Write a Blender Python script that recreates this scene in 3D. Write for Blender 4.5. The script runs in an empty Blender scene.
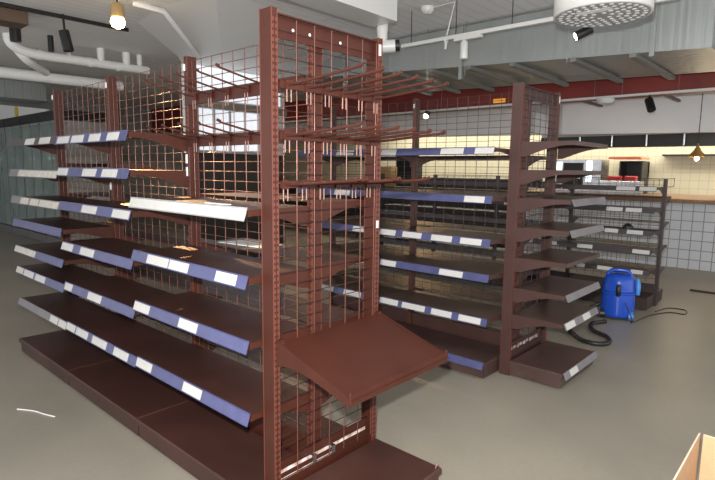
import bpy, math, random
from mathutils import Vector, Matrix
random.seed(7)
SC=bpy.context.scene; COL=SC.collection

# ------------------------------------------------------------ materials
def mat(name, col, rough=.5, metal=0, var=.0, vscale=8, col2=None, bump=0, bscale=60, spec=.5, emit=None, estr=0):
    m=bpy.data.materials.new(name); m.use_nodes=True; nt=m.node_tree; b=nt.nodes['Principled BSDF']
    b.inputs['Base Color'].default_value=(*col,1); b.inputs['Roughness'].default_value=rough
    b.inputs['Metallic'].default_value=metal; b.inputs['Specular IOR Level'].default_value=spec
    tc=nt.nodes.new('ShaderNodeTexCoord')
    if var or col2:
        n=nt.nodes.new('ShaderNodeTexNoise'); n.inputs['Scale'].default_value=vscale; n.inputs['Detail'].default_value=6
        nt.links.new(tc.outputs['Object'],n.inputs['Vector'])
        r=nt.nodes.new('ShaderNodeValToRGB'); r.color_ramp.elements[0].position=.35; r.color_ramp.elements[1].position=.68
        c2=col2 or tuple(min(1,c*(1+var)) for c in col); c1=col if col2 else tuple(c*(1-var) for c in col)
        r.color_ramp.elements[0].color=(*c1,1); r.color_ramp.elements[1].color=(*c2,1)
        nt.links.new(n.outputs['Fac'],r.inputs['Fac']); nt.links.new(r.outputs['Color'],b.inputs['Base Color'])
    if bump:
        n2=nt.nodes.new('ShaderNodeTexNoise'); n2.inputs['Scale'].default_value=bscale; n2.inputs['Detail'].default_value=3
        nt.links.new(tc.outputs['Object'],n2.inputs['Vector'])
        bp=nt.nodes.new('ShaderNodeBump'); bp.inputs['Strength'].default_value=bump; bp.inputs['Distance'].default_value=.01
        nt.links.new(n2.outputs['Fac'],bp.inputs['Height']); nt.links.new(bp.outputs['Normal'],b.inputs['Normal'])
    if emit: b.inputs['Emission Color'].default_value=(*emit,1); b.inputs['Emission Strength'].default_value=estr
    return m
def tiles(name, col, grout, size, rough=.25, mort=.012, axes='XZ', w=1.0, bump=.2):
    m=mat(name,col,rough); nt=m.node_tree; b=nt.nodes['Principled BSDF']
    tc=nt.nodes.new('ShaderNodeTexCoord'); s=nt.nodes.new('ShaderNodeSeparateXYZ'); c=nt.nodes.new('ShaderNodeCombineXYZ')
    nt.links.new(tc.outputs['Object'],s.inputs[0]); nt.links.new(s.outputs[axes[0]],c.inputs[0]); nt.links.new(s.outputs[axes[1]],c.inputs[1])
    br=nt.nodes.new('ShaderNodeTexBrick'); br.offset=0; br.inputs['Scale'].default_value=1
    br.inputs['Brick Width'].default_value=size*w; br.inputs['Row Height'].default_value=size; br.inputs['Mortar Size'].default_value=mort*size*5
    br.inputs['Color1'].default_value=(*col,1); br.inputs['Color2'].default_value=(*[x*.95 for x in col],1); br.inputs['Mortar'].default_value=(*grout,1)
    nt.links.new(c.outputs[0],br.inputs['Vector']); nt.links.new(br.outputs['Color'],b.inputs['Base Color'])
    bp=nt.nodes.new('ShaderNodeBump'); bp.inputs['Strength'].default_value=bump; bp.inputs['Distance'].default_value=.004; bp.invert=True
    nt.links.new(br.outputs['Fac'],bp.inputs['Height']); nt.links.new(bp.outputs['Normal'],b.inputs['Normal'])
    return m
BR =mat('brown_paint',(.048,.0130,.0078),.42,spec=.32,var=.12,vscale=5,bump=.08,bscale=180)
BRS=mat('brown_paint_dusty',(.038,.0145,.011),.42,col2=(.058,.022,.017),vscale=3.5,bump=.08,bscale=150)
BR2=mat('dark_brown_paint',(.056,.025,.021),.45,var=.12,vscale=5)
BRS2=mat('dark_brown_paint_dusty',(.055,.030,.026),.42,col2=(.085,.050,.044),vscale=4)
BR3=mat('black_brown_paint',(.040,.026,.024),.45,var=.1)
SLOT=mat('slot_edge_paint',(.11,.034,.023),.35)
WIRE=mat('brown_wire',(.15,.060,.045),.3,metal=.35)
WIREH=mat('shaded_cross_wire',(.030,.013,.010),.4,spec=.3)  # same wire as the uprights; lack of flash highlight put into a darker colour
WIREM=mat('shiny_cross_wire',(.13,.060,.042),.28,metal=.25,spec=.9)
WIRE3=mat('dark_wire',(.045,.03,.028),.4)
BLUE=mat('blue_strip',(.066,.072,.168),.35,var=.12,vscale=14)
GREY=mat('grey_strip',(.16,.15,.16),.4,var=.1,vscale=10)
DK=mat('dark_strip',(.05,.04,.045),.4)
TAG=mat('white_tag',(.52,.51,.49),.5,var=.03,vscale=30)
TAGO=mat('old_tag',(.50,.47,.42),.55,var=.12,vscale=30)
WHT=mat('white_paint',(.80,.80,.80),.45)
WHP=mat('white_plastic',(.62,.62,.60),.35)
PIPE=mat('pipe_white',(.85,.85,.83),.4)
BLK=mat('black_metal',(.012,.012,.013),.4)
STEEL=mat('stainless',(.55,.55,.56),.25,metal=1,var=.1)
CHROME=mat('chrome_clip',(.8,.8,.8),.2,metal=1)
BRASS=mat('brass',(.62,.38,.12),.3,metal=.7)
CARD=mat('cardboard',(.56,.37,.21),.75,var=.06,vscale=20,bump=.1,bscale=90)
CARDE=mat('cardboard_edge',(.72,.60,.45),.8)
VAC=mat('blue_plastic',(.015,.075,.48),.22)
VAC2=mat('light_blue_plastic',(.05,.22,.62),.3)
RUB=mat('black_rubber',(.015,.015,.016),.4)
RED=mat('red_beam_paint',(.19,.020,.014),.5,var=.15,vscale=2)
REDP=mat('red_plastic',(.50,.02,.02),.35)
ORG=mat('orange_enamel',(.65,.14,.04),.35)
WOOD=mat('counter_wood',(.20,.105,.055),.4,var=.2,vscale=12)
PAPER=mat('paper',(.75,.75,.73),.6)
YEL=mat('yellow_paint',(.60,.45,.02),.5)
DARKW=mat('dark_wall',(.030,.024,.020),.6,var=.2,vscale=1)
STRW=mat('white_front_strip',(.31,.305,.295),.45)
SAND=mat('tan_box',(.42,.28,.12),.6)
TANL=mat('lamp_glass',(1,.8,.5),.3,emit=(1,.72,.32),estr=30)
BULB=mat('bulb_white',(1,.95,.85),.3,emit=(1,.86,.66),estr=14)
COOL=mat('cool_glint',(.8,.95,1),.3,emit=(.75,.95,1),estr=1.3)  # glow standing in for reflections on freezer glass and highlights on steel
MARK=mat('worn_white_tape',(.62,.56,.52),.35,col2=(.30,.17,.13),vscale=26)

def galvan():
    m=mat('galvanised_sheet',(.33,.35,.345),.42,metal=.5,var=.05,vscale=2); nt=m.node_tree; b=nt.nodes['Principled BSDF']
    tc=nt.nodes.new('ShaderNodeTexCoord'); w=nt.nodes.new('ShaderNodeTexNoise'); mp=nt.nodes.new('ShaderNodeMapping')
    mp.inputs['Scale'].default_value=(14,14,.35); w.inputs['Scale'].default_value=1
    nt.links.new(tc.outputs['Object'],mp.inputs['Vector']); nt.links.new(mp.outputs['Vector'],w.inputs['Vector'])
    bp=nt.nodes.new('ShaderNodeBump'); bp.inputs['Strength'].default_value=.35; bp.inputs['Distance'].default_value=.02
    nt.links.new(w.outputs['Fac'],bp.inputs['Height']); nt.links.new(bp.outputs['Normal'],b.inputs['Normal'])
    return m
GALV=galvan()
def floor_mat():
    m=mat('polished_concrete',(.25,.235,.205),.33); nt=m.node_tree; b=nt.nodes['Principled BSDF']
    tc=nt.nodes.new('ShaderNodeTexCoord')
    n=nt.nodes.new('ShaderNodeTexNoise'); n.inputs['Scale'].default_value=.9; n.inputs['Detail'].default_value=8
    n2=nt.nodes.new('ShaderNodeTexNoise'); n2.inputs['Scale'].default_value=38; n2.inputs['Detail'].default_value=4
    nt.links.new(tc.outputs['Object'],n.inputs['Vector']); nt.links.new(tc.outputs['Object'],n2.inputs['Vector'])
    r=nt.nodes.new('ShaderNodeValToRGB'); e=r.color_ramp.elements
    e[0].position=.3; e[0].color=(.235,.215,.178,1); e[1].position=.7; e[1].color=(.325,.295,.240,1)
    mx=nt.nodes.new('ShaderNodeMixRGB'); mx.blend_type='MULTIPLY'; mx.inputs['Fac'].default_value=.16
    nt.links.new(n.outputs['Fac'],r.inputs['Fac']); nt.links.new(r.outputs['Color'],mx.inputs['Color1']); nt.links.new(n2.outputs['Fac'],mx.inputs['Color2'])
    nt.links.new(mx.outputs['Color'],b.inputs['Base Color'])
    rr=nt.nodes.new('ShaderNodeMapRange'); rr.inputs['To Min'].default_value=.30; rr.inputs['To Max'].default_value=.5
    nt.links.new(n.outputs['Fac'],rr.inputs['Value']); nt.links.new(rr.outputs['Result'],b.inputs['Roughness'])
    return m
FLOOR=floor_mat()
CEIL=tiles('ceiling_boards',(.82,.81,.81),(.72,.71,.71),.14,rough=.7,mort=.02,axes='YX',w=22,bump=.4)
TILEW=tiles('white_wall_tiles',(.62,.65,.68),(.26,.27,.29),.15,mort=.009)
TILEC=tiles('cream_wall_tiles',(.50,.47,.35),(.35,.33,.24),.15,mort=.006)
FASC=mat('fascia_paint',(.80,.80,.80),.6,var=.03,vscale=2)
GREYW=mat('grey_wall',(.30,.30,.29),.7,var=.1,vscale=1.5)
GREYF=mat('freezer_frame',(.20,.24,.23),.35)
def glass():
    m=mat('freezer_glass',(.40,.48,.45),.10,var=.15,vscale=2); b=m.node_tree.nodes['Principled BSDF']
    b.inputs['Transmission Weight'].default_value=.55; b.inputs['IOR'].default_value=1.2
    return m
GLASS=glass()

# ------------------------------------------------------------ mesh builder
class MB:
    def __init__(s): s.v=[]; s.f=[]; s.m=[]; s.sm=[]
    def add(s,vs,fs,mi=0,smooth=False):
        o=len(s.v); s.v+= [tuple(v) for v in vs]; s.f+=[tuple(o+i for i in f) for f in fs]; s.m+=[mi]*len(fs); s.sm+=[smooth]*len(fs); return s
    def box(s,x0,x1,y0,y1,z0,z1,mi=0):
        return s.hexa([(x0,y0,z0),(x1,y0,z0),(x1,y1,z0),(x0,y1,z0),(x0,y0,z1),(x1,y0,z1),(x1,y1,z1),(x0,y1,z1)],mi)
    def hexa(s,p,mi=0):
        return s.add(p,[(0,3,2,1),(4,5,6,7),(0,1,5,4),(1,2,6,5),(2,3,7,6),(3,0,4,7)],mi)
    def bev(s,x0,x1,y0,y1,z0,z1,b,mi=0):   # box with bevelled top rim
        P=[]
        for z,i in ((z0,0),(z1-b,0),(z1,b)):
            P+=[(x0+i,y0+i,z),(x1-i,y0+i,z),(x1-i,y1-i,z),(x0+i,y1-i,z)]
        F=[(0,3,2,1),(8,9,10,11)]
        for r in (0,4):
            for k in range(4): F.append((r+k,r+(k+1)%4,r+4+(k+1)%4,r+4+k))
        return s.add(P,F,mi)
    def rod(s,pts,r,n=6,mi=0,cap=True):
        pts=[Vector(p) for p in pts]; rr=r if isinstance(r,(list,tuple)) else [r]*len(pts); V=[]; F=[]
        up=None
        for i,p in enumerate(pts):
            a=pts[max(0,i-1)]; b=pts[min(len(pts)-1,i+1)]; d=(b-a).normalized()
            if up is None:
                up=Vector((0,0,1)) if abs(d.z)<.9 else Vector((1,0,0))
            u=(up-d*up.dot(d)).normalized(); w=d.cross(u); up=u
            for k in range(n):
                t=2*math.pi*(k+.5)/n; V.append(p+(u*math.cos(t)+w*math.sin(t))*rr[i])
        for i in range(len(pts)-1):
            for k in range(n): F.append((i*n+k,i*n+(k+1)%n,(i+1)*n+(k+1)%n,(i+1)*n+k))
        s.add(V,F,mi,n>4)
        if cap:
            L=len(pts)-1; s.add(V[:n],[tuple(range(n))[::-1]],mi); s.add(V[L*n:],[tuple(range(n))],mi)
        return s
    def lathe(s,prof,c,n=32,mi=0,axis='z'):
        V=[];F=[]
        for r,z in prof:
            for k in range(n):
                t=2*math.pi*k/n; V.append((c[0]+r*math.cos(t),c[1]+r*math.sin(t),c[2]+z))
        for i in range(len(prof)-1):
            for k in range(n): F.append((i*n+k,i*n+(k+1)%n,(i+1)*n+(k+1)%n,(i+1)*n+k))
        s.add(V,F,mi,True)
        s.add(V[:n],[tuple(range(n))[::-1]],mi); s.add(V[-n:],[tuple(range(n))],mi)
        return s
    def prism(s,poly,a,b,plane='x',mi=0):  # polygon in the other two axes, extruded a..b
        def P(u,v,t): return {'x':(t,u,v),'y':(u,t,v),'z':(u,v,t)}[plane]
        n=len(poly); V=[P(u,v,a) for u,v in poly]+[P(u,v,b) for u,v in poly]
        return s.add(V,[tuple(range(n))[::-1],tuple(range(n,2*n))]+[(i,(i+1)%n,n+(i+1)%n,n+i) for i in range(n)],mi)
    def build(s,name,mats,parent=None,loc=None):
        me=bpy.data.meshes.new(name); me.from_pydata(s.v,[],s.f)
        for m in (mats if isinstance(mats,(list,tuple)) else [mats]): me.materials.append(m)
        me.polygons.foreach_set('material_index',s.m); me.polygons.foreach_set('use_smooth',s.sm); me.update()
        import bmesh
        bm=bmesh.new(); bm.from_mesh(me); bmesh.ops.recalc_face_normals(bm,faces=bm.faces); bm.to_mesh(me); bm.free()
        o=bpy.data.objects.new(name,me); COL.objects.link(o)
        if parent: o.parent=parent; o.matrix_parent_inverse=Matrix.Translation(-world_loc(parent))
        return o
def world_loc(o):
    v=Vector((0,0,0)); p=o
    while p is not None:
        v+=p.location; p=p.parent if p.parent else None
        if p is not None and p.type=='MESH': pass
    return v if o.type=='EMPTY' else Vector((0,0,0))
def thing(name,label,cat,loc=(0,0,0),group=None):
    o=bpy.data.objects.new(name,None); COL.objects.link(o); o.location=loc; o.empty_display_size=.1
    o['label']=label; o['category']=cat
    if group: o['group']=group
    return o
def tag(o,label,cat,group=None):
    o['label']=label; o['category']=cat
    if group: o['group']=group
    return o
def struct(name,mb,m):
    o=mb.build(name,m); o['kind']='structure'; return o

# ------------------------------------------------------------ shelving parts
def upright(root,x,y,H,face,mats,w=.030,d=.060,foot=True):
    """face 'y': slots on +-Y faces (spine post); 'x': slots on +-X faces (end frame post)."""
    b=MB(); a,c=(w/2,d/2) if face=='y' else (d/2,w/2)
    b.box(x-a+.002,x+a-.002,y-c+.002,y+c-.002,0 if foot else .1,H)
    z=.03
    while z<H-.03:                       # the metal left between the slots, on both slotted faces
        if face=='y':
            for s in (-1,1):
                for q in (-1,1):
                    b.box(x+q*a*.5-a*.18,x+q*a*.5+a*.18,y+s*(c-.002)-.001,y+s*(c+.001),z,z+.014,1)
        else:
            for s in (-1,1):
                for q in (-1,1):
                    b.box(x+s*(a-.002)-.001,x+s*(a+.001),y+q*c*.5-c*.2,y+q*c*.5+c*.2,z,z+.014,1)
        z+=.025
    # rolled corner edges
    for sx in (-1,1):
        for sy in (-1,1):
            b.box(x+sx*(a-.0015)-.0017,x+sx*(a-.0015)+.0017,y+sy*(c-.0015)-.0017,y+sy*(c-.0015)+.0017,0,H+.002,1)
    o=b.build('upright',mats,root)
    return o
def clip(root,x,y,z,dx,dy,h=.03):
    MB().box(x-dx,x+dx,y-dy,y+dy,z,z+h).build('post_clip',WHP,root)
def mesh_x(root,x0,x1,y,z0,z1,m,sx=.1,sz=.05,r=.0024):
    b=MB(); n=max(1,round((x1-x0)/sx))
    for i in range(n+1):
        x=x0+(x1-x0)*i/n; b.rod([(x,y,z0),(x,y,z1)],r,5,cap=False)
    k=int((z1-z0)/sz)
    for j in range(k+1): b.rod([(x0,y+.0045,z1-j*sz),(x1,y+.0045,z1-j*sz)],r*.9,5,cap=False,mi=1)
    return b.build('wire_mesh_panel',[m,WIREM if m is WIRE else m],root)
def mesh_y(root,y0,y1,x,z0,z1,m,sy=.1,sz=.05,r=.0024):
    b=MB(); n=max(1,round((y1-y0)/sy))
    for i in range(n+1):
        y=y0+(y1-y0)*i/n; b.rod([(x+.0045,y,z0),(x+.0045,y,z1)],r,5,cap=False)
    k=int((z1-z0)/sz)
    for j in range(k+1): b.rod([(x,y0,z1-j*sz),(x,y1,z1-j*sz)],r*.9,5,cap=False,mi=1)
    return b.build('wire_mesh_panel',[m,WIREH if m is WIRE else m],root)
def prof(y0,y1,z,hi=.085,lo=.026):   # bracket outline in (depth,z): deep by the post, arched to thin at the front
    s=1 if y1>y0 else -1; L=abs(y1-y0); P=[(y0,z-.001),(y1,z-.001),(y1,z-lo)]
    for i in range(9):
        t=1-i/8; P.append((y0+s*L*(.12+.8*t), z-lo-(hi-lo)*(1-math.sin(min(1,t)*math.pi/2))))
    P.append((y0,z-hi-.004)); return P
def strip(sh,x0,x1,yf,z,s,base,tags,tagm=TAG):
    """price strip on a front edge along X; s=-1 front faces -Y."""
    h=.043; o=.016
    b=MB(); b.hexa([(x0,yf+s*o,z-h),(x1,yf+s*o,z-h),(x1,yf+s*(o+.004),z-h),(x0,yf+s*(o+.004),z-h),
            (x0,yf,z+.006),(x1,yf,z+.006),(x1,yf+s*.004,z+.006),(x0,yf+s*.004,z+.006)])
    b.box(x0,x1,min(yf,yf+s*.006),max(yf,yf+s*.006),z+.004,z+.009)
    b.rod([(x0,yf+s*(o+.003),z-h),(x1,yf+s*(o+.003),z-h)],.0028,5)
    b.build('price_strip',base,sh)
    for t in tags:
        a,c=t[0],t[1]; m=t[2] if len(t)>2 else tagm
        a=max(a,x0+.001); c=min(c,x1-.001)
        g=.0012; e=.0035
        def pt(f): # along strip height
            return yf+s*(o*(1-f)+.004*1), z-h+(h+.006)*f
        ya,za=pt(.08); yb,zb=pt(.93)
        MB().hexa([(a,ya,za),(c,ya,za),(c,ya+s*g,za),(a,ya+s*g,za),(a,yb,zb),(c,yb,zb),(c,yb+s*g,zb),(a,yb+s*g,zb)]).build('price_tag',m,sh)
def shelf_x(root,x0,x1,ys,yf,z,mats,st=None,tags=(),name='shelf'):
    """shelf along X between ys (back) and yf (front)."""
    s=-1 if yf<ys else 1; b=MB(); P,Q=min(ys,yf),max(ys,yf)
    b.box(x0+.003,x1-.003,P,Q,z-.003,z)                       # top sheet
    f0,f1=(yf,yf+.003) if s<0 else (yf-.003,yf)
    b.box(x0+.003,x1-.003,f0,f1,z-.028,z-.003)                # front fold
    b.box(x0+.003,x1-.003,yf-s*.003,yf-s*.018,z-.0285,z-.026) if s<0 else b.box(x0+.003,x1-.003,yf-.018,yf-.003,z-.0285,z-.026)
    o=b.build(name,mats[1],root)
    for xx in (x0+.0015,x1-.0045):
        MB().prism(prof(ys,yf,z),xx,xx+.003,'x').build('bracket',mats[0],o)
    if st: strip(o,x0+.004,x1-.004,yf,z,s,st,tags)
    return o
def base_x(root,x0,x1,ys,yf,zb,mats,foot=.012):
    s=-1 if yf<ys else 1; P,Q=min(ys,yf),max(ys,yf); b=MB()
    b.bev(x0+.002,x1-.002,P,Q,zb-.028,zb,.006)
    kk=yf-s*.014
    b.box(x0+.006,x1-.006,min(kk,kk-s*.004),max(kk,kk-s*.004),foot,zb-.028)
    b.box(x0+.004,x0+.008,min(ys,kk),max(ys,kk),foot,zb-.028); b.box(x1-.008,x1-.004,min(ys,kk),max(ys,kk),foot,zb-.028)
    for xx in (x0+.05,x1-.05): b.rod([(xx,kk-s*.05,0),(xx,kk-s*.05,zb-.03)],.012,8,mi=1)
    return b.build('base_deck',[mats[1],BLK],root)

def gondola(root,xr,nb,ys,H,yl,yr,left,right,mats,wire,zb=.118,zt=None):
    """spine runs from xr towards -X in 1 m bays; left/right: {bay:[(z,strip material,tags)]}"""
    for k in range(nb+1):
        x=xr-.015-k if k else xr-.015
        upright(root,x,ys,H,'y',[mats[0],SLOT if mats[0]!=BR3 else BR3])
    for k in range(nb):
        a=xr-.015-(k+1)+.018; b=xr-.015-k-.018
        mesh_x(root,a,b,ys,zb+.12,H-.02,wire)
        MB().box(a,b,ys-.012,ys+.012,zb-.06,zb+.10).build('back_rail',mats[0],root)
    bk=lambda k:(xr-.015-(k+1),xr-.015-k)
    for side,yf,rows in (('l',yl,left),('r',yr,right)):
        sgn=-1 if side=='l' else 1
        for k,L in rows.items():
            a,b=bk(k)
            for r in L:
                z=r[0]; st=r[1] if len(r)>1 else None; tg=r[2] if len(r)>2 else (); dp=r[3] if len(r)>3 else 0
                shelf_x(root,a,b,ys+sgn*.033,yf+sgn*dp,z,mats,st,tg)
            base_x(root,a,b,ys+sgn*.033,yf+sgn*(0.0 if side=='r' else .03),zb,mats)

# ------------------------------------------------------------ gondola 1 (near left)
M1=(BR,BRS); XR=-.065
g1=thing('shelving_gondola','long brown double-sided shop shelving row with wire mesh spine, blue price strips, nearest the camera','shelving',(XR-1.5,.30,0))
W=TAG; O=TAGO
left={0:[(.46,BLUE,[(-.91,-.98)] and [(-1.078,-.91),(-.60,-.44)]),
         (.77,BLUE,[(-1.078,-.91),(-.62,-.46)]),
         (1.04,BLUE,[(-.91,-.70),(-.69,-.52),(-.30,-.15)]),
         (1.315,STRW,[(-1.07,-.07)])],
      1:[(.45,BLUE,[(-1.36,-1.18),(-1.66,-1.46),(-1.91,-1.73),(-2.07,-1.93)]),
         (.72,BLUE,[(-2.06,-1.94),(-1.69,-1.50)]),
         (.985,BLUE,[(-2.07,-1.89),(-1.77,-1.57)]),
         (1.245,BLUE,[(-1.71,-1.50),(-1.29,-1.09)]),
         (1.46,BLUE,[(-2.07,-1.90),(-1.67,-1.48),(-1.40,-1.21)]),
         (1.655,BLUE,[(-2.04,-1.85),(-1.81,-1.63),(-1.55,-1.40),(-1.31,-1.17)])],
      2:[(.44,GREY,[(-2.22,-2.09),(-2.38,-2.24)]),
         (.695,BLUE,[(-3.07,-2.91,O),(-2.89,-2.68),(-2.64,-2.44)]),
         (.86,BLUE,[(-3.07,-2.61,O)]),
         (1.065,BLUE),
         (1.24,GREY,[(-2.85,-2.68,O),(-2.64,-2.47,O),(-2.45,-2.10,O)]),
         (1.44,GREY,[(-2.86,-2.09,O)]),
         (1.66,DK,[(-2.66,-2.47),(-2.37,-2.17)])]}
rz=[.46,.76,1.05,1.33]
right={0:[(z,) for z in rz],1:[(z,) for z in (.46,.74,1.0,1.26)],2:[(z,) for z in (.46,.74,1.0,1.26,1.5)]}
gondola(g1,XR,3,.30,2.08,-.06,.64,left,right,M1,WIRE)
for k in range(1,4): clip(g1,XR-.015-k,.262,2.0,.006,.004,.035)
for x,z in ((-1.08,1.43),(-1.08,1.50),(-2.08,1.32)): clip(g1,x+.0,.262,z,.005,.004,.05)
# hook bars over the near bay
def hook(x,y,z,dx,dy,L,rise,root,parent_name='hook',mat_=BR,back=.065,r=.0055):
    b=MB(); e=Vector((x+dx*L,y+dy*L,z+rise)); m=Vector((x+dx*L*.93,y+dy*L*.93,z+rise*.86))
    b.rod([(x,y,z),(x+dx*L*.3,y+dy*L*.3,z+rise*.22),m,e],r,8)
    b.rod([e-Vector((dx*.012,dy*.012,.002)),e+Vector((dx*.004,dy*.004,.004))],r*1.4,8)
    px,py=-dy,dx
    for s in (-1,1):
        b.rod([(x+px*.011*s+dx*.006,y+py*.011*s+dy*.006,z+.018),(x+px*.011*s+dx*.006,y+py*.011*s+dy*.006,z-back)],.0028,6,mi=1)
    b.hexa([(x+px*q+dx*w_,y+py*q+dy*w_,z+h) for h in (-.018,.018) for q,w_ in ((-.016,.001),(.016,.001),(.016,.009),(-.016,.009))])
    return b.build(parent_name,[mat_,WIREL],root)
WIREL=mat('bare_wire_clip',(.20,.11,.09),.45,metal=.1)
for z,pos in ((1.845,(-.95,-.80,-.65,-.49,-.33)),(1.62,(-.95,-.80,-.65,-.49,-.33))):
    bar=MB().box(-1.065,-.095,.252,.264,z-.03,z+.03).box(-1.065,-.095,.246,.252,z+.022,z+.03).build('hook_bar',BR,g1)
    for x in pos: hook(x,.246,z+.005,0,-1,.27,.05,bar,r=.0045)

# near end unit
e1=thing('shelving_end_unit','reddish-brown end unit with tilted shelf and rows of long hooks, closing the nearest shelving row','shelving',(0,.325,0))
def end_unit(root,x,y0,y1,H,mats,wire,zb,depth):
    upright(root,x-.037,y0+.015,H,'x',[mats[0],SLOT],d=.074); upright(root,x-.037,y1-.015,H,'x',[mats[0],SLOT],d=.074)
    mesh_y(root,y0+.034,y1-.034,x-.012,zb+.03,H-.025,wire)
    MB().box(x-.034,x-.028,y0+.03,y1-.03,H-.10,H-.015).box(x-.034,x-.012,y0+.03,y1-.03,H-.018,H-.012).build('top_rail',mats[0],root)
    MB().box(x-.036,x-.028,y0+.03,y1-.03,.02,zb+.11).build('back_rail',mats[0],root)
    b=MB(); b.bev(x+.002,x+depth,y0,y1,zb-.03,zb,.006); b.box(x+.002,x+depth-.012,y0+.006,y1-.006,.014,zb-.03)
    for yy in (y0+.05,y1-.05):
        b.rod([(x+depth-.05,yy,0),(x+depth-.05,yy,.03)],.013,8,mi=1)
        b.rod([(x+.05,yy,0),(x+.05,yy,.03)],.013,8,mi=1)
    return b.build('base_deck',[mats[1],BLK],root)
W1=.655
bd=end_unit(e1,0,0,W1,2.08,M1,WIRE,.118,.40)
clip(e1,.003,W1-.022,2.0,.0015,.007,.05); clip(e1,.003,W1-.02,1.20,.0015,.007,.035)
MB().rod([(.385,W1-.03,.118),(.39,W1-.03,.14),(.39,W1-.015,.14)],.003,6).build('wire_stub',WIREL,bd)
# worn tape and two metal clips on the kick plate
tp=MB(); tp.box(-.0275,-.0255,.05,.60,.175,.195); tp.box(-.0275,-.0255,.05,.36,.140,.150); tp.build('tape_strip',MARK,e1)
for y in (.22,.34): MB().box(-.026,.006,y-.012,y+.012,.185,.205).box(.002,.008,y-.012,y+.012,.165,.205).build('metal_clip',CHROME,e1)
for y in (.13,.22,.40):
    MB().rod([(-.0275,y,2.02),(-.0255,y,2.02)],.006,10).build('rail_glint',WHP,e1)  # white discs paint in the glints along the top rail
# tilted shelf
def tilt(root):
    zb_,zf=.775,.660; X=.405; y0,y1=.012,W1-.008
    s=MB(); t=.004
    s.hexa([(.012,y0,zb_-t),(X,y0,zf-t),(X,y1,zf-t),(.012,y1,zb_-t),(.012,y0,zb_),(X,y0,zf),(X,y1,zf),(.012,y1,zb_)])
    s.hexa([(X-.004,y0,zf-.032),(X+.006,y0,zf-.032),(X+.006,y1,zf-.032),(X-.004,y1,zf-.032),(X-.002,y0,zf+.001),(X+.006,y0,zf+.003),(X+.006,y1,zf+.003),(X-.002,y1,zf+.001)])
    o=s.build('tilted_shelf',BR,root)
    f=MB(); f.box(X+.006,X+.010,y0,y1,zf-.006,zf+.016); f.box(X+.004,X+.016,y0,y1,zf-.012,zf-.006)
    for i in range(13): f.rod([(X+.0075,y0+.02+i*.05,zf+.016),(X+.0075,y0+.02+i*.05,zf+.021)],.003,6)
    f.rod([(X+.004,y0+.004,zf-.02),(X+.004,y0+.004,zf+.026)],.006,8); f.rod([(X+.004,y1-.004,zf-.02),(X+.004,y1-.004,zf+.026)],.006,8)
    f.build('front_lip',BR,o)
    for yy in (y0-.004,y1):
        P=[(.004,zb_+.012),(.03,zb_+.004),(X+.004,zf+.004),(X+.004,zf-.034)]
        for i in range(10):
            t_=1-i/9; xx=.03+(X-.05)*t_; top=zb_+(zf-zb_)*(xx/X); P.append((xx,top-.032-.05*(1-t_)**3.2))
        P.append((.004,zb_-.10)); MB().prism(P,yy,yy+.004,'y').build('bracket',BR,o)
    b=MB(); b.box(.004,.03,y0,y0+.02,zb_-.006,zb_+.014); b.box(.004,.03,y1-.02,y1,zb_-.006,zb_+.014); b.build('hinge_lug',BR,o)
tilt(e1)
# hooks of the end unit, three rows
for z,zt_,n,ys_ in ((1.800,.030,6,[.07+.104*i for i in range(6)]),(1.605,.028,6,[.06+.104*i for i in range(6)]),(1.415,.027,6,[.05+.1*i for i in range(6)])):
    bar=MB().box(.004,.012,.034,W1-.034,z-.014,z+.014).build('hook_bar',BR,e1)
    for i,y in enumerate(ys_):
        L=.39 if not (z<1.5 and i%2) else .34
        if i==0 and z>1.7: L=.38
        hook(.012,y,z,1,0,L,zt_,bar)

# ------------------------------------------------------------ gondola 2 (middle)
M2=(BR2,BRS2)
g2=thing('shelving_gondola','dark brown double-sided shelving row in the middle aisle, white tags on blue strips','shelving',(-1.2,2.46,0))
X2=-.095
l2={0:[(.435,BLUE,[(-1.09,-.90),(-.86,-.64),(-.58,-.40),(-.34,-.16)]),
       (.75,BLUE,[(-1.09,-.93),(-.52,-.32)]),
       (1.0,BLUE,[(-1.1,-.94),(-.87,-.69),(-.60,-.42),(-.35,-.18)]),
       (1.30,BLUE,[(-.33,-.17)]),
       (1.635,BLUE,[(-1.1,-.95),(-.54,-.35),(-.26,-.11)])],
    1:[(.435,BLUE,[(-1.78,-1.63),(-1.5,-1.3)]),(.74,BLUE,[(-1.45,-1.25)]),(1.0,BLUE,[(-1.4,-1.2)]),(1.30,BLUE,[(-1.62,-1.44)]),(1.635,BLUE,[(-1.25,-1.12),(-1.6,-1.4)])]}
r2={k:[(z,) for z in (.44,.72,1.0,1.3,1.6)] for k in (0,1)}
gondola(g2,X2,2,2.46,2.08,2.0,2.84,l2,r2,M2,WIRE3)
strip(MB().box(-.43,-.112,2.028,2.032,.06,.10).build('base_trim',BR2,g2),-.43,-.112,1.968,.125,-1,BLUE,())
clip(g2,X2-1.015,2.424,2.0,.006,.004,.035); clip(g2,X2-1.015,2.424,1.225,.006,.004,.035)
e2=thing('shelving_end_unit','dark brown open end unit with seven flat cantilever shelves, standing near the blue vacuum cleaner','shelving',(-.03,2.5,0))
YE=2.18; W2=.655; X0=-.03
X0=-.022
b2=end_unit(e2,X0,YE,YE+W2,2.08,M2,WIRE3,.115,.39)
clip(e2,X0+.003,YE+W2-.022,2.0,.0015,.007,.05)
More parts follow.
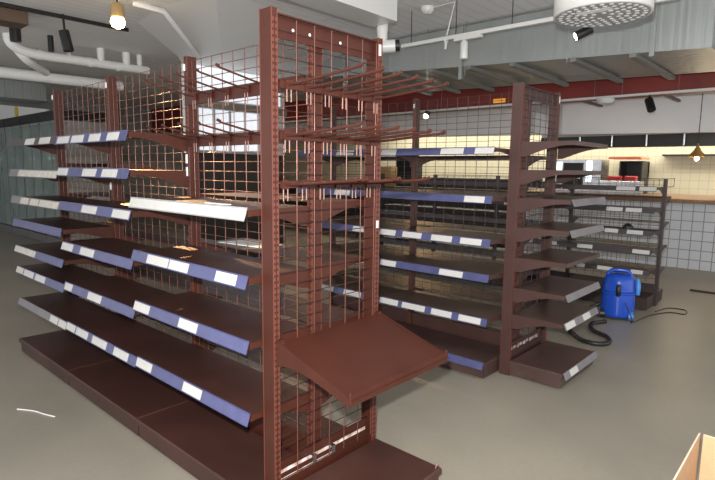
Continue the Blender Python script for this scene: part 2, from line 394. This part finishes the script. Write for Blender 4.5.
def strip_y(sh,x,y0,y1,z,base,tags):
    h=.04;o=.02
    MB().hexa([(x+o,y0,z-h),(x+o+.004,y0,z-h),(x+o+.004,y1,z-h),(x+o,y1,z-h),(x,y0,z+.005),(x+.004,y0,z+.005),(x+.004,y1,z+.005),(x,y1,z+.005)]).build('price_strip',base,sh)
    for a,c in tags:
        f=lambda q:(x+o*(1-q)+.0045,z-h+(h+.005)*q); xa,za=f(.08); xb,zb_=f(.93)
        MB().hexa([(xa,a,za),(xa+.0012,a,za),(xa+.0012,c,za),(xa,c,za),(xb,a,zb_),(xb+.0012,a,zb_),(xb+.0012,c,zb_),(xb,c,zb_)]).build('price_tag',TAG,sh)
for z,st,tg in ((1.68,None,()),(1.49,None,()),(1.295,GREY,()),(1.09,GREY,()),(.875,None,()),(.655,GREY,()),(.46,GREY,[(YE+.02,YE+.18),(YE+.34,YE+.48)])):
    x1=X0+.372; b=MB(); y0,y1=YE+.004,YE+W2-.004
    b.box(X0+.004,x1,y0,y1,z-.003,z); b.box(x1-.003,x1,y0,y1,z-.028,z-.003); b.box(x1-.018,x1-.003,y0,y1,z-.0285,z-.026)
    o=b.build('shelf',BRS2,e2)
    P=prof(X0+.004,x1,z,.10,.028)
    for yy in (y0-.004,y1+.001): MB().prism(P,yy,yy+.003,'y').build('bracket',BR2,o)
    if st: strip_y(o,x1,y0,y1,z,st,tg)
strip_y(b2,X0+.391,YE+.004,YE+W2-.004,.118,GREY,[(YE+.10,YE+.24)])
tp=MB()
for i in range(9): tp.box(X0-.0275,X0-.0255,YE+.06+i*.055,YE+.10+i*.055,.165+.006*(i%2),.19+.004*(i%3))
tp.build('tape_strip',MARK,e2)

# ------------------------------------------------------------ gondola 3 (far, low)
M3=(BR3,BR3)
g3=thing('shelving_gondola','low blackish shelving row at the back, in front of the white tiled wall','shelving',(-1.8,5.27,0))
X3=.235
l3={k:[(z,DK,()) for z in (.43,.655,.86,1.10,1.33)] for k in range(4)}
t3={1.33:[(-.18,.01),(.05,.215)],1.10:[(-.27,-.10),(-.07,.09)],.86:[(-.27,-.13),(-.04,.12)],.655:[(-.56,-.39),(.03,.20)],.43:[(-.55,-.46),(-.32,-.16),(.03,.15)]}
l3[0]=[(z,DK,t3[z]) for z in (.43,.655,.86,1.10,1.33)]
l3[1][1]=(.655,DK,[(-.92,-.80),(-1.3,-1.1)]); l3[1][3]=(1.10,DK,[(-1.5,-1.3)])
r3={k:[(z,) for z in (.40,.66,.93,1.22)] for k in range(4)}
gondola(g3,X3,4,5.27,1.42,4.94,5.60,l3,r3,M3,WIRE3,zb=.14)
wf=MB()
for i in range(7): wf.rod([(-.50+i*.122,4.945,1.34),(-.50+i*.122,4.945,1.42)],.003,5)
wf.rod([(-2.6,4.945,1.42),(.235,4.945,1.42),(.235,5.60,1.42),(.235,5.60,1.33),(.235,5.3,1.33)],.004,5)
for i in range(8): wf.rod([(-.62-i*.25,4.945,1.34),(-.62-i*.25,4.945,1.42)],.003,5)
wf.build('wire_fence',WIRE3,g3)

# ------------------------------------------------------------ loose things on the shelves
def on(o,*a,**k): return tag(o,*a,**k)
bw=MB().lathe([(.012,0),(.02,.004),(.045,.03),(.052,.055),(.048,.055),(.040,.032),(.014,.010),(.004,.009)],(-2.62,.50,1.0005),20)
on(bw.build('bowl',BRASS),'small brass bowl standing on a back-side shelf behind the mesh','bowl')
pp=MB().hexa([(-1.0,.40,1.0505),(-.62,.44,1.0505),(-.66,.60,1.0505),(-.98,.58,1.0505),(-1.0,.40,1.053),(-.62,.44,1.056),(-.66,.60,1.053),(-.98,.58,1.053)])
on(pp.build('paper_sheet',PAPER),'creased white paper sheet lying on a back-side shelf of the near row','paper')
pp=MB().hexa([(-.52,.02,1.3155),(-.36,.03,1.3155),(-.36,.055,1.3155),(-.52,.045,1.3155),(-.52,.02,1.319),(-.36,.03,1.319),(-.36,.055,1.319),(-.52,.045,1.319)])
on(pp.build('price_label',PAPER),'loose white label lying on the white-fronted shelf','label')
k=MB().lathe([(.055,0),(.06,.01),(.05,.04),(.025,.06),(.005,.066)],(-.06,5.03,.8605),16)
on(k.build('rubber_dome',RUB),'round black rubber dome lying on a low shelf of the back row','dome')
for i,(x0,x1,l) in enumerate(((-1.60,-1.38,'red plastic tub below the oven opening, left of the pair'),(-1.30,-1.12,'red plastic tub below the oven opening, right of the pair'))):
    t=MB(); t.bev(x0,x1,9.2,9.36,1.3305,1.42,.008); t.box(x0-.004,x1+.004,9.196,9.364,1.405,1.413)
    on(t.build('plastic_tub',REDP),l,'tub',group='red tubs behind the counter')
t=MB().box(-1.3,-1.02,5.0,5.16,1.3305,1.36).box(-1.28,-1.1,5.02,5.12,1.36,1.39)
on(t.build('black_tray',BLK),'flat black tray on the top shelf of the back row','tray')

# ------------------------------------------------------------ vacuum cleaner
vc=(.055,4.445); v=thing('vacuum_cleaner','blue drum vacuum cleaner with top handle on the floor by the back shelving','vacuum cleaner',(vc[0],vc[1],0))
body=MB().lathe([(.145,.025),(.157,.03),(.160,.06),(.156,.25),(.151,.28),(.155,.285),(.157,.31),(.151,.315),(.145,.39),(.127,.435),(.09,.455),(.02,.46)],(vc[0],vc[1],0),40).build('drum',VAC,v)
cam=Vector((1.64,-1.32,0)); dv=(cam-Vector((vc[0],vc[1],0))).normalized(); rt=Vector((-dv.y,dv.x,0))   # towards the aisle / sideways
C0=Vector((vc[0],vc[1],0))
def P(f,r,z): return C0+dv*f+rt*r+Vector((0,0,z))
h=MB().rod([P(.02,-.108,.40),P(.02,-.104,.46),P(.02,-.075,.493),P(.02,0,.50),P(.02,.075,.493),P(.02,.104,.46),P(.02,.108,.40)],.018,10).build('handle',VAC,v)
MB().rod([P(.148,.0,.265),P(.160,.0,.275),P(.163,0,.34),P(.148,0,.355)],.024,10).build('latch',BLK,v)
MB().rod([P(.0,.165,.41),P(.03,.175,.35),P(.03,.175,.26)],[.022,.026,.020],12).build('hose_socket',VAC2,v)
for r_,f_ in ((.13,.09),(-.13,.09),(.13,-.09),(-.13,-.09)):
    a=P(f_,r_,.045); MB().rod([a-rt*.022,a+rt*.022],.045,16).build('wheel',VAC2 if r_>0 else RUB,v)
MB().lathe([(.155,.26),(.163,.265),(.163,.275),(.155,.28)],(vc[0],vc[1],0),40).build('rim_band',VAC,v)
def smooth(pts,n=8):
    out=[]; Q=[Vector(p) for p in pts]
    for i in range(len(Q)-1):
        p0=Q[max(0,i-1)];p1=Q[i];p2=Q[i+1];p3=Q[min(len(Q)-1,i+2)]
        for k in range(n):
            t=k/n; out.append(.5*((2*p1)+(-p0+p2)*t+(2*p0-5*p1+4*p2-p3)*t*t+(-p0+3*p1-3*p2+p3)*t**3))
    out.append(Q[-1]); return out
hp=smooth([(-.11,4.42,.12),(-.25,4.30,.03),(-.27,4.05,.023),(-.21,3.78,.022),(-.05,3.50,.022),(.10,3.34,.022),(.24,3.34,.022),(.285,3.45,.022),(.22,3.60,.022),(.06,3.72,.022),(-.02,3.92,.022),(.03,4.08,.022),(.05,4.12,.022)],10)
rr=[.021 if i%2 else .0175 for i in range(len(hp))]
MB().rod(hp,rr,10).build('hose',RUB,v)
MB().rod(smooth([(.17,4.28,.20),(.25,4.26,.05),(.24,4.32,.006),(.30,4.75,.006),(.42,5.02,.006),(.55,5.05,.006),(.52,5.25,.006),(.36,5.22,.006),(.30,4.95,.006)]),.006,6).build('power_cord',RUB,v)

# ------------------------------------------------------------ cardboard box
c=thing('cardboard_box','open tan cardboard box with upright flaps, cut off by the lower right corner','box',(1.6,1.05,0))
x0,x1,y0,y1,hh=1.285,1.90,.74,1.325,.35; t=.006
MB().box(x0,x0+t,y0,y1,.006,hh).box(x0,x0+t,y0,y1,hh,hh+.0015,1).build('side_wall',[CARD,CARDE],c)
MB().box(x1-t,x1,y0,y1,.006,hh).box(x1-t,x1,y0,y1,hh,hh+.0015,1).build('side_wall',[CARD,CARDE],c)
MB().box(x0+t+.012,x1-t-.001,y1-t,y1,.006,hh).box(x0+t+.012,x1-t-.001,y1-t,y1,hh,hh+.0015,1).build('end_wall',[CARD,CARDE],c)
MB().box(x0+t,x1-t-.001,y0,y0+t,.006,hh-.02).build('end_wall',[CARD,CARDE],c)
MB().box(x0,x1,y0,y1,0,.006).build('bottom',CARD,c)

# ------------------------------------------------------------ room shell
struct('floor',MB().box(-13.6,4.5,-4.5,8.2,-.1,0),FLOOR)
ceil=MB().box(-13.6,4.5,-4.5,8.2,3.15,3.25); struct('ceiling',ceil,CEIL)
struct('wall_left',MB().box(-13.7,-13.6,-4.5,10.4,0,3.25),GREYW)
struct('wall_back',MB().box(-2.9,4.5,8.2,8.35,0,1.03),TILEW)
struct('wall_back_dark',MB().box(-13.6,-2.9,8.2,8.35,0,1.03),DARKW)
struct('wall_back_far_left',MB().box(-13.6,-12.2,8.2,8.35,1.03,3.15),DARKW)
struct('trim_1',MB().bev(-12.2,4.5,8.0,10.2,1.03,1.09,.006),WOOD)
struct('wall_fascia',MB().hexa([(-12.2,8.2,2.32),(4.5,8.2,2.02),(4.5,8.32,2.02),(-12.2,8.32,2.32),(-12.2,8.2,3.15),(4.5,8.2,3.15),(4.5,8.32,3.15),(-12.2,8.32,3.15)]),FASC)
struct('wall_kitchen',MB().box(-12.3,4.5,10.2,10.3,1.0,2.7),TILEC)
struct('wall_kitchen_left',MB().box(-12.4,-12.3,8.32,10.2,1.0,2.7),DARKW)
struct('wall_kitchen_right',MB().box(4.4,4.5,8.32,10.2,1.09,2.7),TILEC)
struct('ceiling_kitchen',MB().box(-12.3,4.5,8.32,10.3,2.7,2.78),WHT)
struct('trim_2',MB().box(-13.5,4.4,6.4,6.65,2.48,3.15),RED)
# white faceted bulkhead on the left
bk=MB()
A=(-4.62,1.74,3.149);B=(-3.80,1.62,3.149);F_=(-2.95,1.70,3.149);G=(-2.9,4.75,3.149);H_=(-5.7,4.75,3.149);I_=(-5.7,2.80,3.149)
Cc=(-5.5,2.83,2.98);Dd=(-4.95,2.74,2.98);Ee=(-4.35,2.70,2.98);Gg=(-4.3,4.70,2.98);Hh=(-5.62,4.70,2.98);Ii=(-5.62,2.88,2.98)
V=[A,B,F_,G,H_,I_,Cc,Dd,Ee,Gg,Hh,Ii]
bk.add(V,[(0,1,7,6),(1,2,8,7),(2,3,9,8),(3,4,10,9),(4,5,11,10),(5,0,6,11),(6,7,8,9,10,11),(0,5,4,3,2,1)])
bk.rod([(-3.92,1.36,3.14),(-3.80,1.62,3.10),(-4.93,2.73,2.955)],.032,6)
struct('trim_3',bk,WHT)
pt=MB(); pt.box(-5.62,-5.5,2.86,4.7,2.36,2.98).box(-5.62,-5.5,2.86,3.03,1.70,2.36).box(-5.62,-5.5,4.56,4.7,1.70,2.36).box(-5.62,-5.61,3.03,4.56,1.70,2.36)
struct('wall_partition',pt,WHT)
struct('wall_partition_lower',MB().box(-5.62,-5.5,2.86,4.7,0,1.70),DARKW)
wn=MB(); wn.box(-5.60,-5.59,3.03,4.56,1.70,2.36).box(-5.499,-5.492,3.0,4.6,2.50,2.96)
for i in range(6): wn.box(-5.585,-5.55,3.06+i*.285,3.085+i*.285,1.70,2.36,1)
wn.box(-5.585,-5.49,3.03,4.56,1.70,1.74,1)
struct('window_1',wn,[mat('window_blind',(.78,.80,.82),.6,emit=(.86,.92,1),estr=.6),mat('fin_grey',(.45,.46,.48),.5)])
struct('trim_4',MB().box(-5.5,-5.44,2.95,4.7,2.36,2.47),mat('taupe_paint',(.26,.24,.20),.6))

# kitchen things behind the counter
def kb(name,label,cat,mb,m,loc=None): return tag(mb.build(name,m),label,cat)
st=thing('steel_cabinet','stainless steel coffee counter cabinet behind the counter, left of the orange oven','cabinet',(-2.3,9.5,1.09))
MB().box(-2.75,-1.75,9.3,9.75,1.09,1.72).build('body',STEEL,st)
MB().box(-2.62,-2.50,9.28,9.30,1.30,1.68).build('steel_highlight',COOL,st); MB().box(-2.02,-1.92,9.28,9.30,1.30,1.70).build('steel_highlight',COOL,st)  # glowing slabs paint in the bright highlights on the steel
MB().box(-2.46,-2.08,9.27,9.30,1.18,1.66).build('dark_door',BLK,st)
for x in (-2.40,-2.27,-2.14): MB().lathe([(.03,0),(.035,.05),(.03,.1)],(x,9.24,1.35),10).build('dispenser',STEEL,st)
ov=thing('oven','dark oven opening under an orange-red canopy against cream tiles','oven',(-1.35,9.6,1.09))
MB().box(-1.52,-1.12,9.6,10.1,1.09,1.40).box(-1.52,-1.49,9.6,10.1,1.40,1.68).box(-1.15,-1.12,9.6,10.1,1.40,1.68).box(-1.52,-1.12,10.0,10.1,1.40,1.68).box(-1.52,-1.12,9.6,10.1,1.68,1.70).build('oven_body',BLK,ov)
MB().hexa([(-1.70,9.5,1.74),(-1.12,9.5,1.74),(-1.12,10.1,1.74),(-1.70,10.1,1.74),(-1.68,9.5,1.775),(-1.14,9.5,1.775),(-1.14,10.1,1.775),(-1.68,10.1,1.775)]).build('canopy',ORG,ov)
rack=thing('utensil_rail','dark hanging extractor rail with bright upright tubes above the counter','rail',(-2,8.6,2.06))
MB().box(-2.7,4.2,8.7,8.9,1.92,2.12).build('rail_body',BLK,rack)
for i in range(12):
    x=-2.5+i*.55; MB().rod([(x,8.66,1.93),(x,8.66,2.12)],.022,8).build('bright_tube',STEEL,rack)
MB().box(-2.7,4.2,8.72,8.88,2.12,2.70).build('duct_body',GALV,rack)
kb('prep_counter','low stainless unit in front of the oven, carrying the red tubs','counter',MB().bev(-1.72,-1.02,9.15,9.42,1.09,1.33,.006),STEEL)
kb('wall_shelf','thin dark wall shelf on the cream tiles right of the oven','shelf',MB().box(-.9,1.2,10.0,10.2,1.80,1.83),BLK)
def pendant(x,y,z,lab,cord_top):
    p=thing('pendant_lamp',lab,'lamp',(x,y,z),'brass pendant lamps over the counter')
    MB().lathe([(.012,.20),(.02,.15),(.035,.13),(.045,.10),(.085,.055),(.105,.015),(.108,0),(.10,0),(.08,.05),(.03,.12)],(x,y,z),28).build('lamp_shade',BRASS,p)
    MB().rod([(x,y,z+.19),(x,y,cord_top)],.006,6).build('cord',BLK,p)
    MB().lathe([(.005,-.055),(.028,-.035),(.03,-.005),(.018,.04)],(x,y,z),16).build('bulb',BULB,p)
    l=bpy.data.lights.new('pendant_light','POINT'); l.energy=9; l.color=(1,.78,.5); l.shadow_soft_size=.04
    o=bpy.data.objects.new('pendant_light',l); COL.objects.link(o); o.location=(x,y,z-.10)
pendant(.03,7.9,1.72,'brass pendant lamp with lit bulb hanging in front of the cream tiles at right',3.15)
pendant(-9.9,7.9,1.80,'brass pendant lamp far off, seen through the near shelving mesh',3.15)
cr=MB(); cr.box(-7.1,-6.6,9.0,9.3,1.09,1.55)
kb('wooden_crate','tan crate standing on the back counter seen between the shelving posts','crate',cr,SAND)
cm=MB().box(-6.4,-5.9,9.0,9.35,1.09,1.75).box(-6.35,-5.95,8.9,9.0,1.09,1.18).box(-6.35,-5.95,8.9,9.0,1.55,1.75)
kb('coffee_machine','tall black coffee machine on the back counter beside the tan crate','machine',cm,BLK)
kb('counter_unit','long low black appliance on the counter, centre of the back wall','appliance',MB().bev(-5.7,-3.3,8.9,9.6,1.09,1.32,.01),BLK)

# ------------------------------------------------------------ freezers, left
for i in range(4):
    xa=-12.9+i*1.08; f=thing('display_freezer',['upright glass-door freezer at the far left end of the run','second upright glass-door freezer from the left','third upright glass-door freezer from the left','upright glass-door freezer nearest the shelving row'][i],'freezer',(xa+.52,2.6,0),'glass-door freezers')
    MB().box(xa,xa+1.06,2.95,3.0,.1,2.30).box(xa,xa+.04,2.26,2.95,.1,2.30).box(xa+1.02,xa+1.06,2.26,2.95,.1,2.30).box(xa,xa+1.06,2.26,2.95,2.28,2.30).build('cabinet',GREYW,f)
    MB().box(xa,xa+1.06,2.22,3.0,0,.14).build('plinth',GREY,f)
    MB().box(xa,xa+1.06,2.20,3.0,2.30,2.46).build('header',BLK,f)
    for q in range(2):
        d=MB().box(xa+.02+q*.52,xa+.52+q*.52,2.225,2.235,.16,2.28).build('glass_door',GLASS,f)
        MB().box(xa+.02+q*.52,xa+.035+q*.52,2.216,2.225,.16,2.28).box(xa+.505+q*.52,xa+.52+q*.52,2.216,2.225,.16,2.28).box(xa+.02+q*.52,xa+.52+q*.52,2.216,2.225,2.25,2.28).box(xa+.02+q*.52,xa+.52+q*.52,2.216,2.225,.16,.19).build('door_frame',GREYF,d)
    for z in (.6,1.0,1.4,1.8): MB().box(xa+.05,xa+1.01,2.35,2.9,z,z+.02).build('wire_shelf',WHT,f)
    MB().rod([(xa+.06,2.33,1.62),(xa+.30,2.33,1.62)],.02,8).build('glass_reflection',COOL,f)  # glowing rod paints in ceiling lamp reflections on the door glass
pn=MB().hexa([(-12.9,2.35,2.461),(-9.65,2.35,2.461),(-9.65,2.40,2.461),(-12.9,2.40,2.461),(-12.9,2.35,2.86),(-9.65,2.35,2.54),(-9.65,2.40,2.54),(-12.9,2.40,2.86)])
w_=tag(pn.build('header_board',WHT),'white tapering board with a yellow round emblem on top of the freezers','board')
MB().rod([(-11.4,2.349,2.60),(-11.4,2.335,2.60)],.11,20).build('yellow_emblem',YEL,w_)

# ------------------------------------------------------------ overhead services
BARM=mat('dull_zinc',(.20,.20,.19),.5,metal=.3)
d=thing('ventilation_duct','big galvanised box duct running under the ceiling behind the round diffuser','duct',(-2,4.9,2.6))
b=MB(); b.hexa([(-7.5,4.2,2.97),(.71,4.2,2.55),(.71,5.6,2.56),(-7.5,5.6,2.80),(-7.5,4.2,3.12),(.71,4.2,3.12),(.71,5.6,3.12),(-7.5,5.6,3.12)]); b.build('duct_body',GALV,d)
for x in (-7.4,-5.6,-3.6,-1.75,.25): 
    MB().box(x-.02,x+.02,4.17,4.2,2.53,3.12).build('flange',GALV,d)
for x in (-3.2,-2.7,-2.15,-1.63,-1.1,-.45,.10):
    za=2.55-.051*(x-.71); zb_=2.56-.029*(x-.71)
    MB().hexa([(x-.03,4.15,za-.045),(x+.03,4.15,za-.045),(x+.03,5.7,zb_-.045),(x-.03,5.7,zb_-.045),(x-.03,4.15,za-.004),(x+.03,4.15,za-.004),(x+.03,5.7,zb_-.004),(x-.03,5.7,zb_-.004)]).build('support_bar',BARM,d)
for x in (-2.18,-1.66,-.5): MB().rod([(x,4.13,2.55),(x,4.13,3.15)],.004,5).build('hanger_rod',STEEL,d)
for (x0_,x1_) in ((.71,2.4),):
    o=MB().box(.725,3.2,4.5,5.9,2.62,3.12); tag(o.build('ventilation_duct',GALV),'set-back galvanised duct length at the right edge','duct')
# round diffuser (its drum hangs a little lower than the track)
rd=thing('ceiling_diffuser','round white perforated air diffuser drum hanging at the top right','diffuser',(.445,2.23,2.5))
cx,cy,rz_=.445,2.23,.282
MB().lathe([(rz_-.012,0),(rz_,.0),(rz_,.22),(.2,.26),(.2,.45),(.16,.705)],(cx,cy,2.44),48).build('drum',WHP,rd)
pb=MB(); hl=mat('perforation_dark',(.16,.16,.17),.6); 
pb.lathe([(rz_-.013,-.003),(rz_-.013,.0)],(cx,cy,2.44),40)
for ring,(rad,n) in enumerate(((.06,6),(.105,12),(.15,18),(.195,24),(.24,30))):
    for i in range(n):
        t=2*math.pi*(i+.5*ring)/n; pb.lathe([(.0145,-.0045),(.0145,-.003)],(cx+rad*math.cos(t),cy+rad*math.sin(t),2.44),8,mi=1)
pb.build('perforated_plate',[mat('plate_grey',(.30,.30,.31),.5),mat('nozzle_white',(.80,.80,.80),.4)],rd)
MB().box(cx-.1,cx+.1,cy-.16,cy-.10,2.4345,2.4355).build('label_plate',PAPER,rd)
# light track 1 and its heads
tr=thing('light_track','white ceiling light track in front of the big duct','light track',(-.7,3.42,2.8))
MB().box(-2.02,.6,3.40,3.435,2.785,2.82).build('track_rail',WHP,tr)
for x in (-1.9,-1.35,-.75,-.1): MB().rod([(x,3.417,2.82),(x,3.417,3.15)],.004,5).build('hanger_rod',BLK,tr)
s1=thing('spotlight','white cylindrical track spotlight pointing straight down from the white track','lamp',(-1.25,3.42,2.65))
MB().box(-1.36,-1.06,3.395,3.44,2.755,2.785).build('adapter',WHP,s1)
MB().lathe([(.035,0),(.04,.01),(.036,.16),(.03,.17)],(-1.25,3.42,2.575),20).build('lamp_head',WHP,s1)
MB().rod([(-1.25,3.42,2.74),(-1.25,3.42,2.756)],.02,8).build('neck',WHP,s1)
s2=thing('sensor','small white sensor hanging on a thin conduit from the track','sensor',(-1.46,3.42,2.7))
MB().box(-1.475,-1.445,3.40,3.435,2.76,2.785).rod([(-1.46,3.42,2.77),(-1.47,3.42,2.70)],.014,8).build('sensor_body',WHP,s2)
sd=thing('smoke_detector','round smoke detector on the boarded ceiling with a bent white conduit','detector',(-1.72,3.35,3.1))
MB().lathe([(.03,-.07),(.055,-.055),(.07,-.03),(.07,0)],(-1.70,3.42,3.15),20).build('detector_body',WHP,sd)
MB().rod([(-1.70,3.42,3.13),(-1.36,3.40,3.13),(-1.45,3.41,2.83)],.008,6).build('conduit',WHP,sd)
# white box duct ending near the track
bd_=thing('white_box_duct','white boxed duct under the ceiling above the nearest end unit, ending by the black-ended spotlight','duct',(-1.5,1.3,2.8))
MB().box(-1.80,-1.50,-1.2,2.66,2.82,3.149).build('box_body',WHP,bd_)
s3=thing('spotlight','white jointed spotlight with black round end below the white box duct','lamp',(-1.8,2.8,2.6))
j=Vector((-1.72,2.72,2.80))
MB().rod([j+Vector((0,0,.06)),j,j+Vector((0,0,-.05)),j+Vector((0,0,-.13))],[.05,.055,.05,.05],14).build('ball_joint',WHP,s3)
e=j+Vector((.03,.02,-.16)); dd=Vector((.62,.45,.05)).normalized()
MB().rod([e-dd*.05,e+dd*.09],[.062,.06],18).build('lamp_head',WHP,s3)
MB().rod([e+dd*.09,e+dd*.13],[.055,.05],18).build('end_cap',BLK,s3)
# black spot with lit face by the diffuser
def black_spot(lab,p,dirv,L,r,lit=None,stem=None,rear=None,group=None):
    s=thing('spotlight',lab,'lamp',p,group); p=Vector(p); dv_=Vector(dirv).normalized()
    MB().rod([p,p+dv_*L],r,16).build('lamp_head',BLK,s)
    if lit: MB().rod([p+dv_*L,p+dv_*(L+.006)],r*.82,16).build('lens',lit,s)
    if stem: MB().rod([p+dv_*L*.3,stem],.012,8).build('bracket_arm',BLK,s)
    return s
black_spot('black spotlight with glowing face just below the round diffuser',(-.10,3.62,2.72),(-.85,-.45,-.45),.14,.04,BULB,(-.08,3.63,3.15))
tr2=thing('light_track','long thin white light track under the red beam','light track',(-2,6.3,2.46))
MB().box(-9,3.0,6.28,6.32,2.462,2.49).build('track_rail',WHP,tr2)
for x in (-.95,-.60,.05,.5,-2.2,-3.4): MB().rod([(x,6.30,2.49),(x,6.30,3.15)],.004,5).build('hanger_rod',GREY,tr2)
for x in (-1.05,.02,1.1): MB().box(x-.25,x-.2,6.65,7.6,2.50,2.53).build('cross_bar',BR2,tr2)
MB().lathe([(.09,-.06),(.11,-.02),(.11,.0)],(-.80,6.30,2.455),16).build('junction_box',WHP,tr2)
black_spot('black spotlight hanging off the thin white track at right',(-.27,6.28,2.40),(.35,-.45,-.75),.17,.05,None,(-.27,6.30,2.46))
black_spot('black spotlight with bright face on the thin white track, above the middle row',(-3.62,6.22,2.43),(.25,-.6,-.4),.12,.05,BULB,(-3.62,6.30,2.46))
kb('exit_sign','small yellow-orange lit sign on the red beam','sign',MB().box(-2.50,-2.30,6.385,6.399,2.53,2.59),mat('amber_sign',(.9,.4,.02),.4,emit=(1,.45,.05),estr=.35))

# left services
pA=thing('drain_pipe','upper white pipe with an elbow at the upper left','pipe',(-6.4,1.5,2.9))
MB().rod(smooth([(-6.4,.90,3.14),(-6.4,.93,3.02),(-6.4,1.08,2.95),(-6.4,1.32,2.93),(-6.4,1.8,2.935),(-6.4,2.75,2.94)],5),.06,12).build('pipe_run',PIPE,pA)
for y,r in ((1.62,.03),(2.05,.05),(2.42,.055),(2.62,.04)): MB().rod([(-6.4,y,2.95),(-6.4,y,3.15)],r,10).build('dropper',PIPE,pA)
for y in (1.25,1.9,2.3): MB().rod([(-6.4,y-.02,2.935),(-6.4,y+.02,2.935)],.067,12).build('pipe_collar',PIPE,pA)
MB().rod(smooth([(-6.45,1.0,2.97),(-6.5,1.15,2.84),(-6.95,1.5,2.80)],5),.05,12).build('branch',PIPE,pA)
pB=thing('drain_pipe','lower thick white pipe below the elbow pipe at upper left','pipe',(-7.1,1,2.75))
MB().rod([(-7.1,-1.5,2.73),(-7.1,2.65,2.76)],.075,14).build('pipe_run',PIPE,pB)
for y in (.6,1.45,2.1): MB().rod([(-7.1,y,2.76),(-7.1,y,3.15)],.006,5).build('hanger_rod',STEEL,pB)
db=MB(); db.box(-9.5,-9.0,-2.5,2.15,2.62,3.15)
for i in range(34): db.box(-9.0,-8.96,-2.4+i*.135,-2.36+i*.135,2.62,3.1)
tag(db.build('ribbed_duct',GALV),'ribbed galvanised duct at the far left above the freezers','duct')
up=MB().box(-5.4,-5.1,-1.2,.75,3.0,3.13); tag(up.build('cable_tray',mat('rusty_tray',(.12,.075,.05),.6)),'rusty brown cable tray tight under the ceiling at upper left','cable tray')
lp=thing('spotlight','glowing warm spotlight on the ceiling above the nearest shelving row','lamp',(-3.9,1.2,2.95))
LP=Vector((-3.62,1.06,2.86))
MB().lathe([(.05,0),(.06,.02),(.06,.12),(.03,.14)],(LP.x,LP.y,LP.z+.02),20).build('lamp_head',SAND,lp)
MB().rod([(LP.x,LP.y,LP.z+.15),(LP.x,LP.y,3.15)],.01,6).build('stem',BLK,lp)
MB().lathe([(.02,-.075),(.055,-.055),(.066,-.015),(.055,.02)],(LP.x,LP.y,LP.z),20).build('bulb',TANL,lp)
black_spot('black two-part spotlight above the white pipes, tilted down',(-4.95,1.05,2.97),(.15,.12,-.9),.22,.055,None,(-4.95,1.05,3.15))
black_spot('short black spotlight at the upper left corner by the pipe elbow',(-5.75,.80,3.13),(0,0,-1),.2,.06,None)
black_spot('grey slim spotlight between the two black ones at upper left',(-6.05,1.28,3.13),(0,0,-1),.2,.035,None)
ctr=MB().box(-5.0,-4.97,-.3,1.8,3.11,3.15); tag(ctr.build('conduit',BLK),'thin dark conduit along the ceiling carrying the black spotlights','conduit')
# small thing on the floor at right
tag(MB().box(.35,.72,6.42,6.46,0,.02).rod([(.35,6.44,.012),(.72,6.44,.012)],.014,6).build('floor_bar',BLK),'short black bar lying on the floor near the tiled wall','bar')
tag(MB().rod(smooth([(-1.95,-.42,.004),(-1.85,-.36,.004),(-1.75,-.33,.005),(-1.68,-.30,.004)]),.004,5).build('string',PAPER),'thin pale string on the floor beside the near base deck','string')

# ------------------------------------------------------------ lights
def area(name,loc,size,e,col,rot=(0,0,0),sy=None):
    l=bpy.data.lights.new(name,'AREA'); l.energy=e; l.color=col; l.size=size
    if sy: l.shape='RECTANGLE'; l.size_y=sy
    o=bpy.data.objects.new(name,l); COL.objects.link(o); o.location=loc; o.rotation_euler=rot; return o
area('kitchen_light',(-3.5,9.5,2.66),8,165,(1,.95,.82),sy=.5)
area('kitchen_light',(1.5,9.5,2.66),4,50,(1,.95,.82),sy=.5)
def spot(name,loc,tgt,e,col,ang=60,r=.04,bl=.5):
    l=bpy.data.lights.new(name,'SPOT'); l.energy=e; l.color=col; l.spot_size=math.radians(ang); l.shadow_soft_size=r; l.spot_blend=bl
    o=bpy.data.objects.new(name,l); COL.objects.link(o); o.location=loc
    o.rotation_euler=(Vector(tgt)-Vector(loc)).to_track_quat('-Z','Y').to_euler(); return o
spot('warm_spot',(LP.x,LP.y,LP.z-.16),(-1.75,.3,1.98),1100,(1,.56,.24),36)
spot('floor_spot',(1.6,7.3,3.0),(.9,5.9,0),60,(1,.66,.36),50)
spot('aisle_warm_fill',(-3.6,6.1,2.4),(-2.0,5.9,0),65,(1,.62,.30),120)  # added warm fill for orange flecks behind the middle row
spot('aisle_warm_fill',(-7,6,2.9),(-6,4,0),60,(1,.70,.42),120)  # added warm fill farther left, no fixture hangs here
# the photographer's flash
CAM=Vector((1.6402,-1.3207,1.4775))
spot('camera_flash',CAM+Vector((-.03,-.02,.13)),(-.2,1.2,1.35),540,(1,.98,.95),150,.022,.25)
w=bpy.data.worlds.new('ambient_fill'); SC.world=w; w.use_nodes=True  # added ambient fill, entering where walls behind the camera are left out
w.node_tree.nodes['Background'].inputs['Color'].default_value=(.97,.98,1,1); w.node_tree.nodes['Background'].inputs['Strength'].default_value=1.3

# ------------------------------------------------------------ camera
yaw,pit,rol=[math.radians(a) for a in (42.0581,-7.5491,.7066)]
F=Vector((-math.sin(yaw)*math.cos(pit),math.cos(yaw)*math.cos(pit),math.sin(pit)))
r0=Vector((math.cos(yaw),math.sin(yaw),0)); u0=r0.cross(F)
r=r0*math.cos(rol)+u0*math.sin(rol); u=u0*math.cos(rol)-r0*math.sin(rol)
cd=bpy.data.cameras.new('camera'); co=bpy.data.objects.new('camera',cd); COL.objects.link(co)
m=Matrix((r,u,-F)).transposed().to_4x4(); m.translation=CAM; co.matrix_world=m
cd.sensor_width=36; cd.lens=36*531.2761/715; cd.clip_start=.05; cd.clip_end=60
SC.camera=co
vs=SC.view_settings; vs.view_transform='Standard'; vs.look='None'; vs.gamma=1; vs.use_curve_mapping=False; vs.exposure=.2
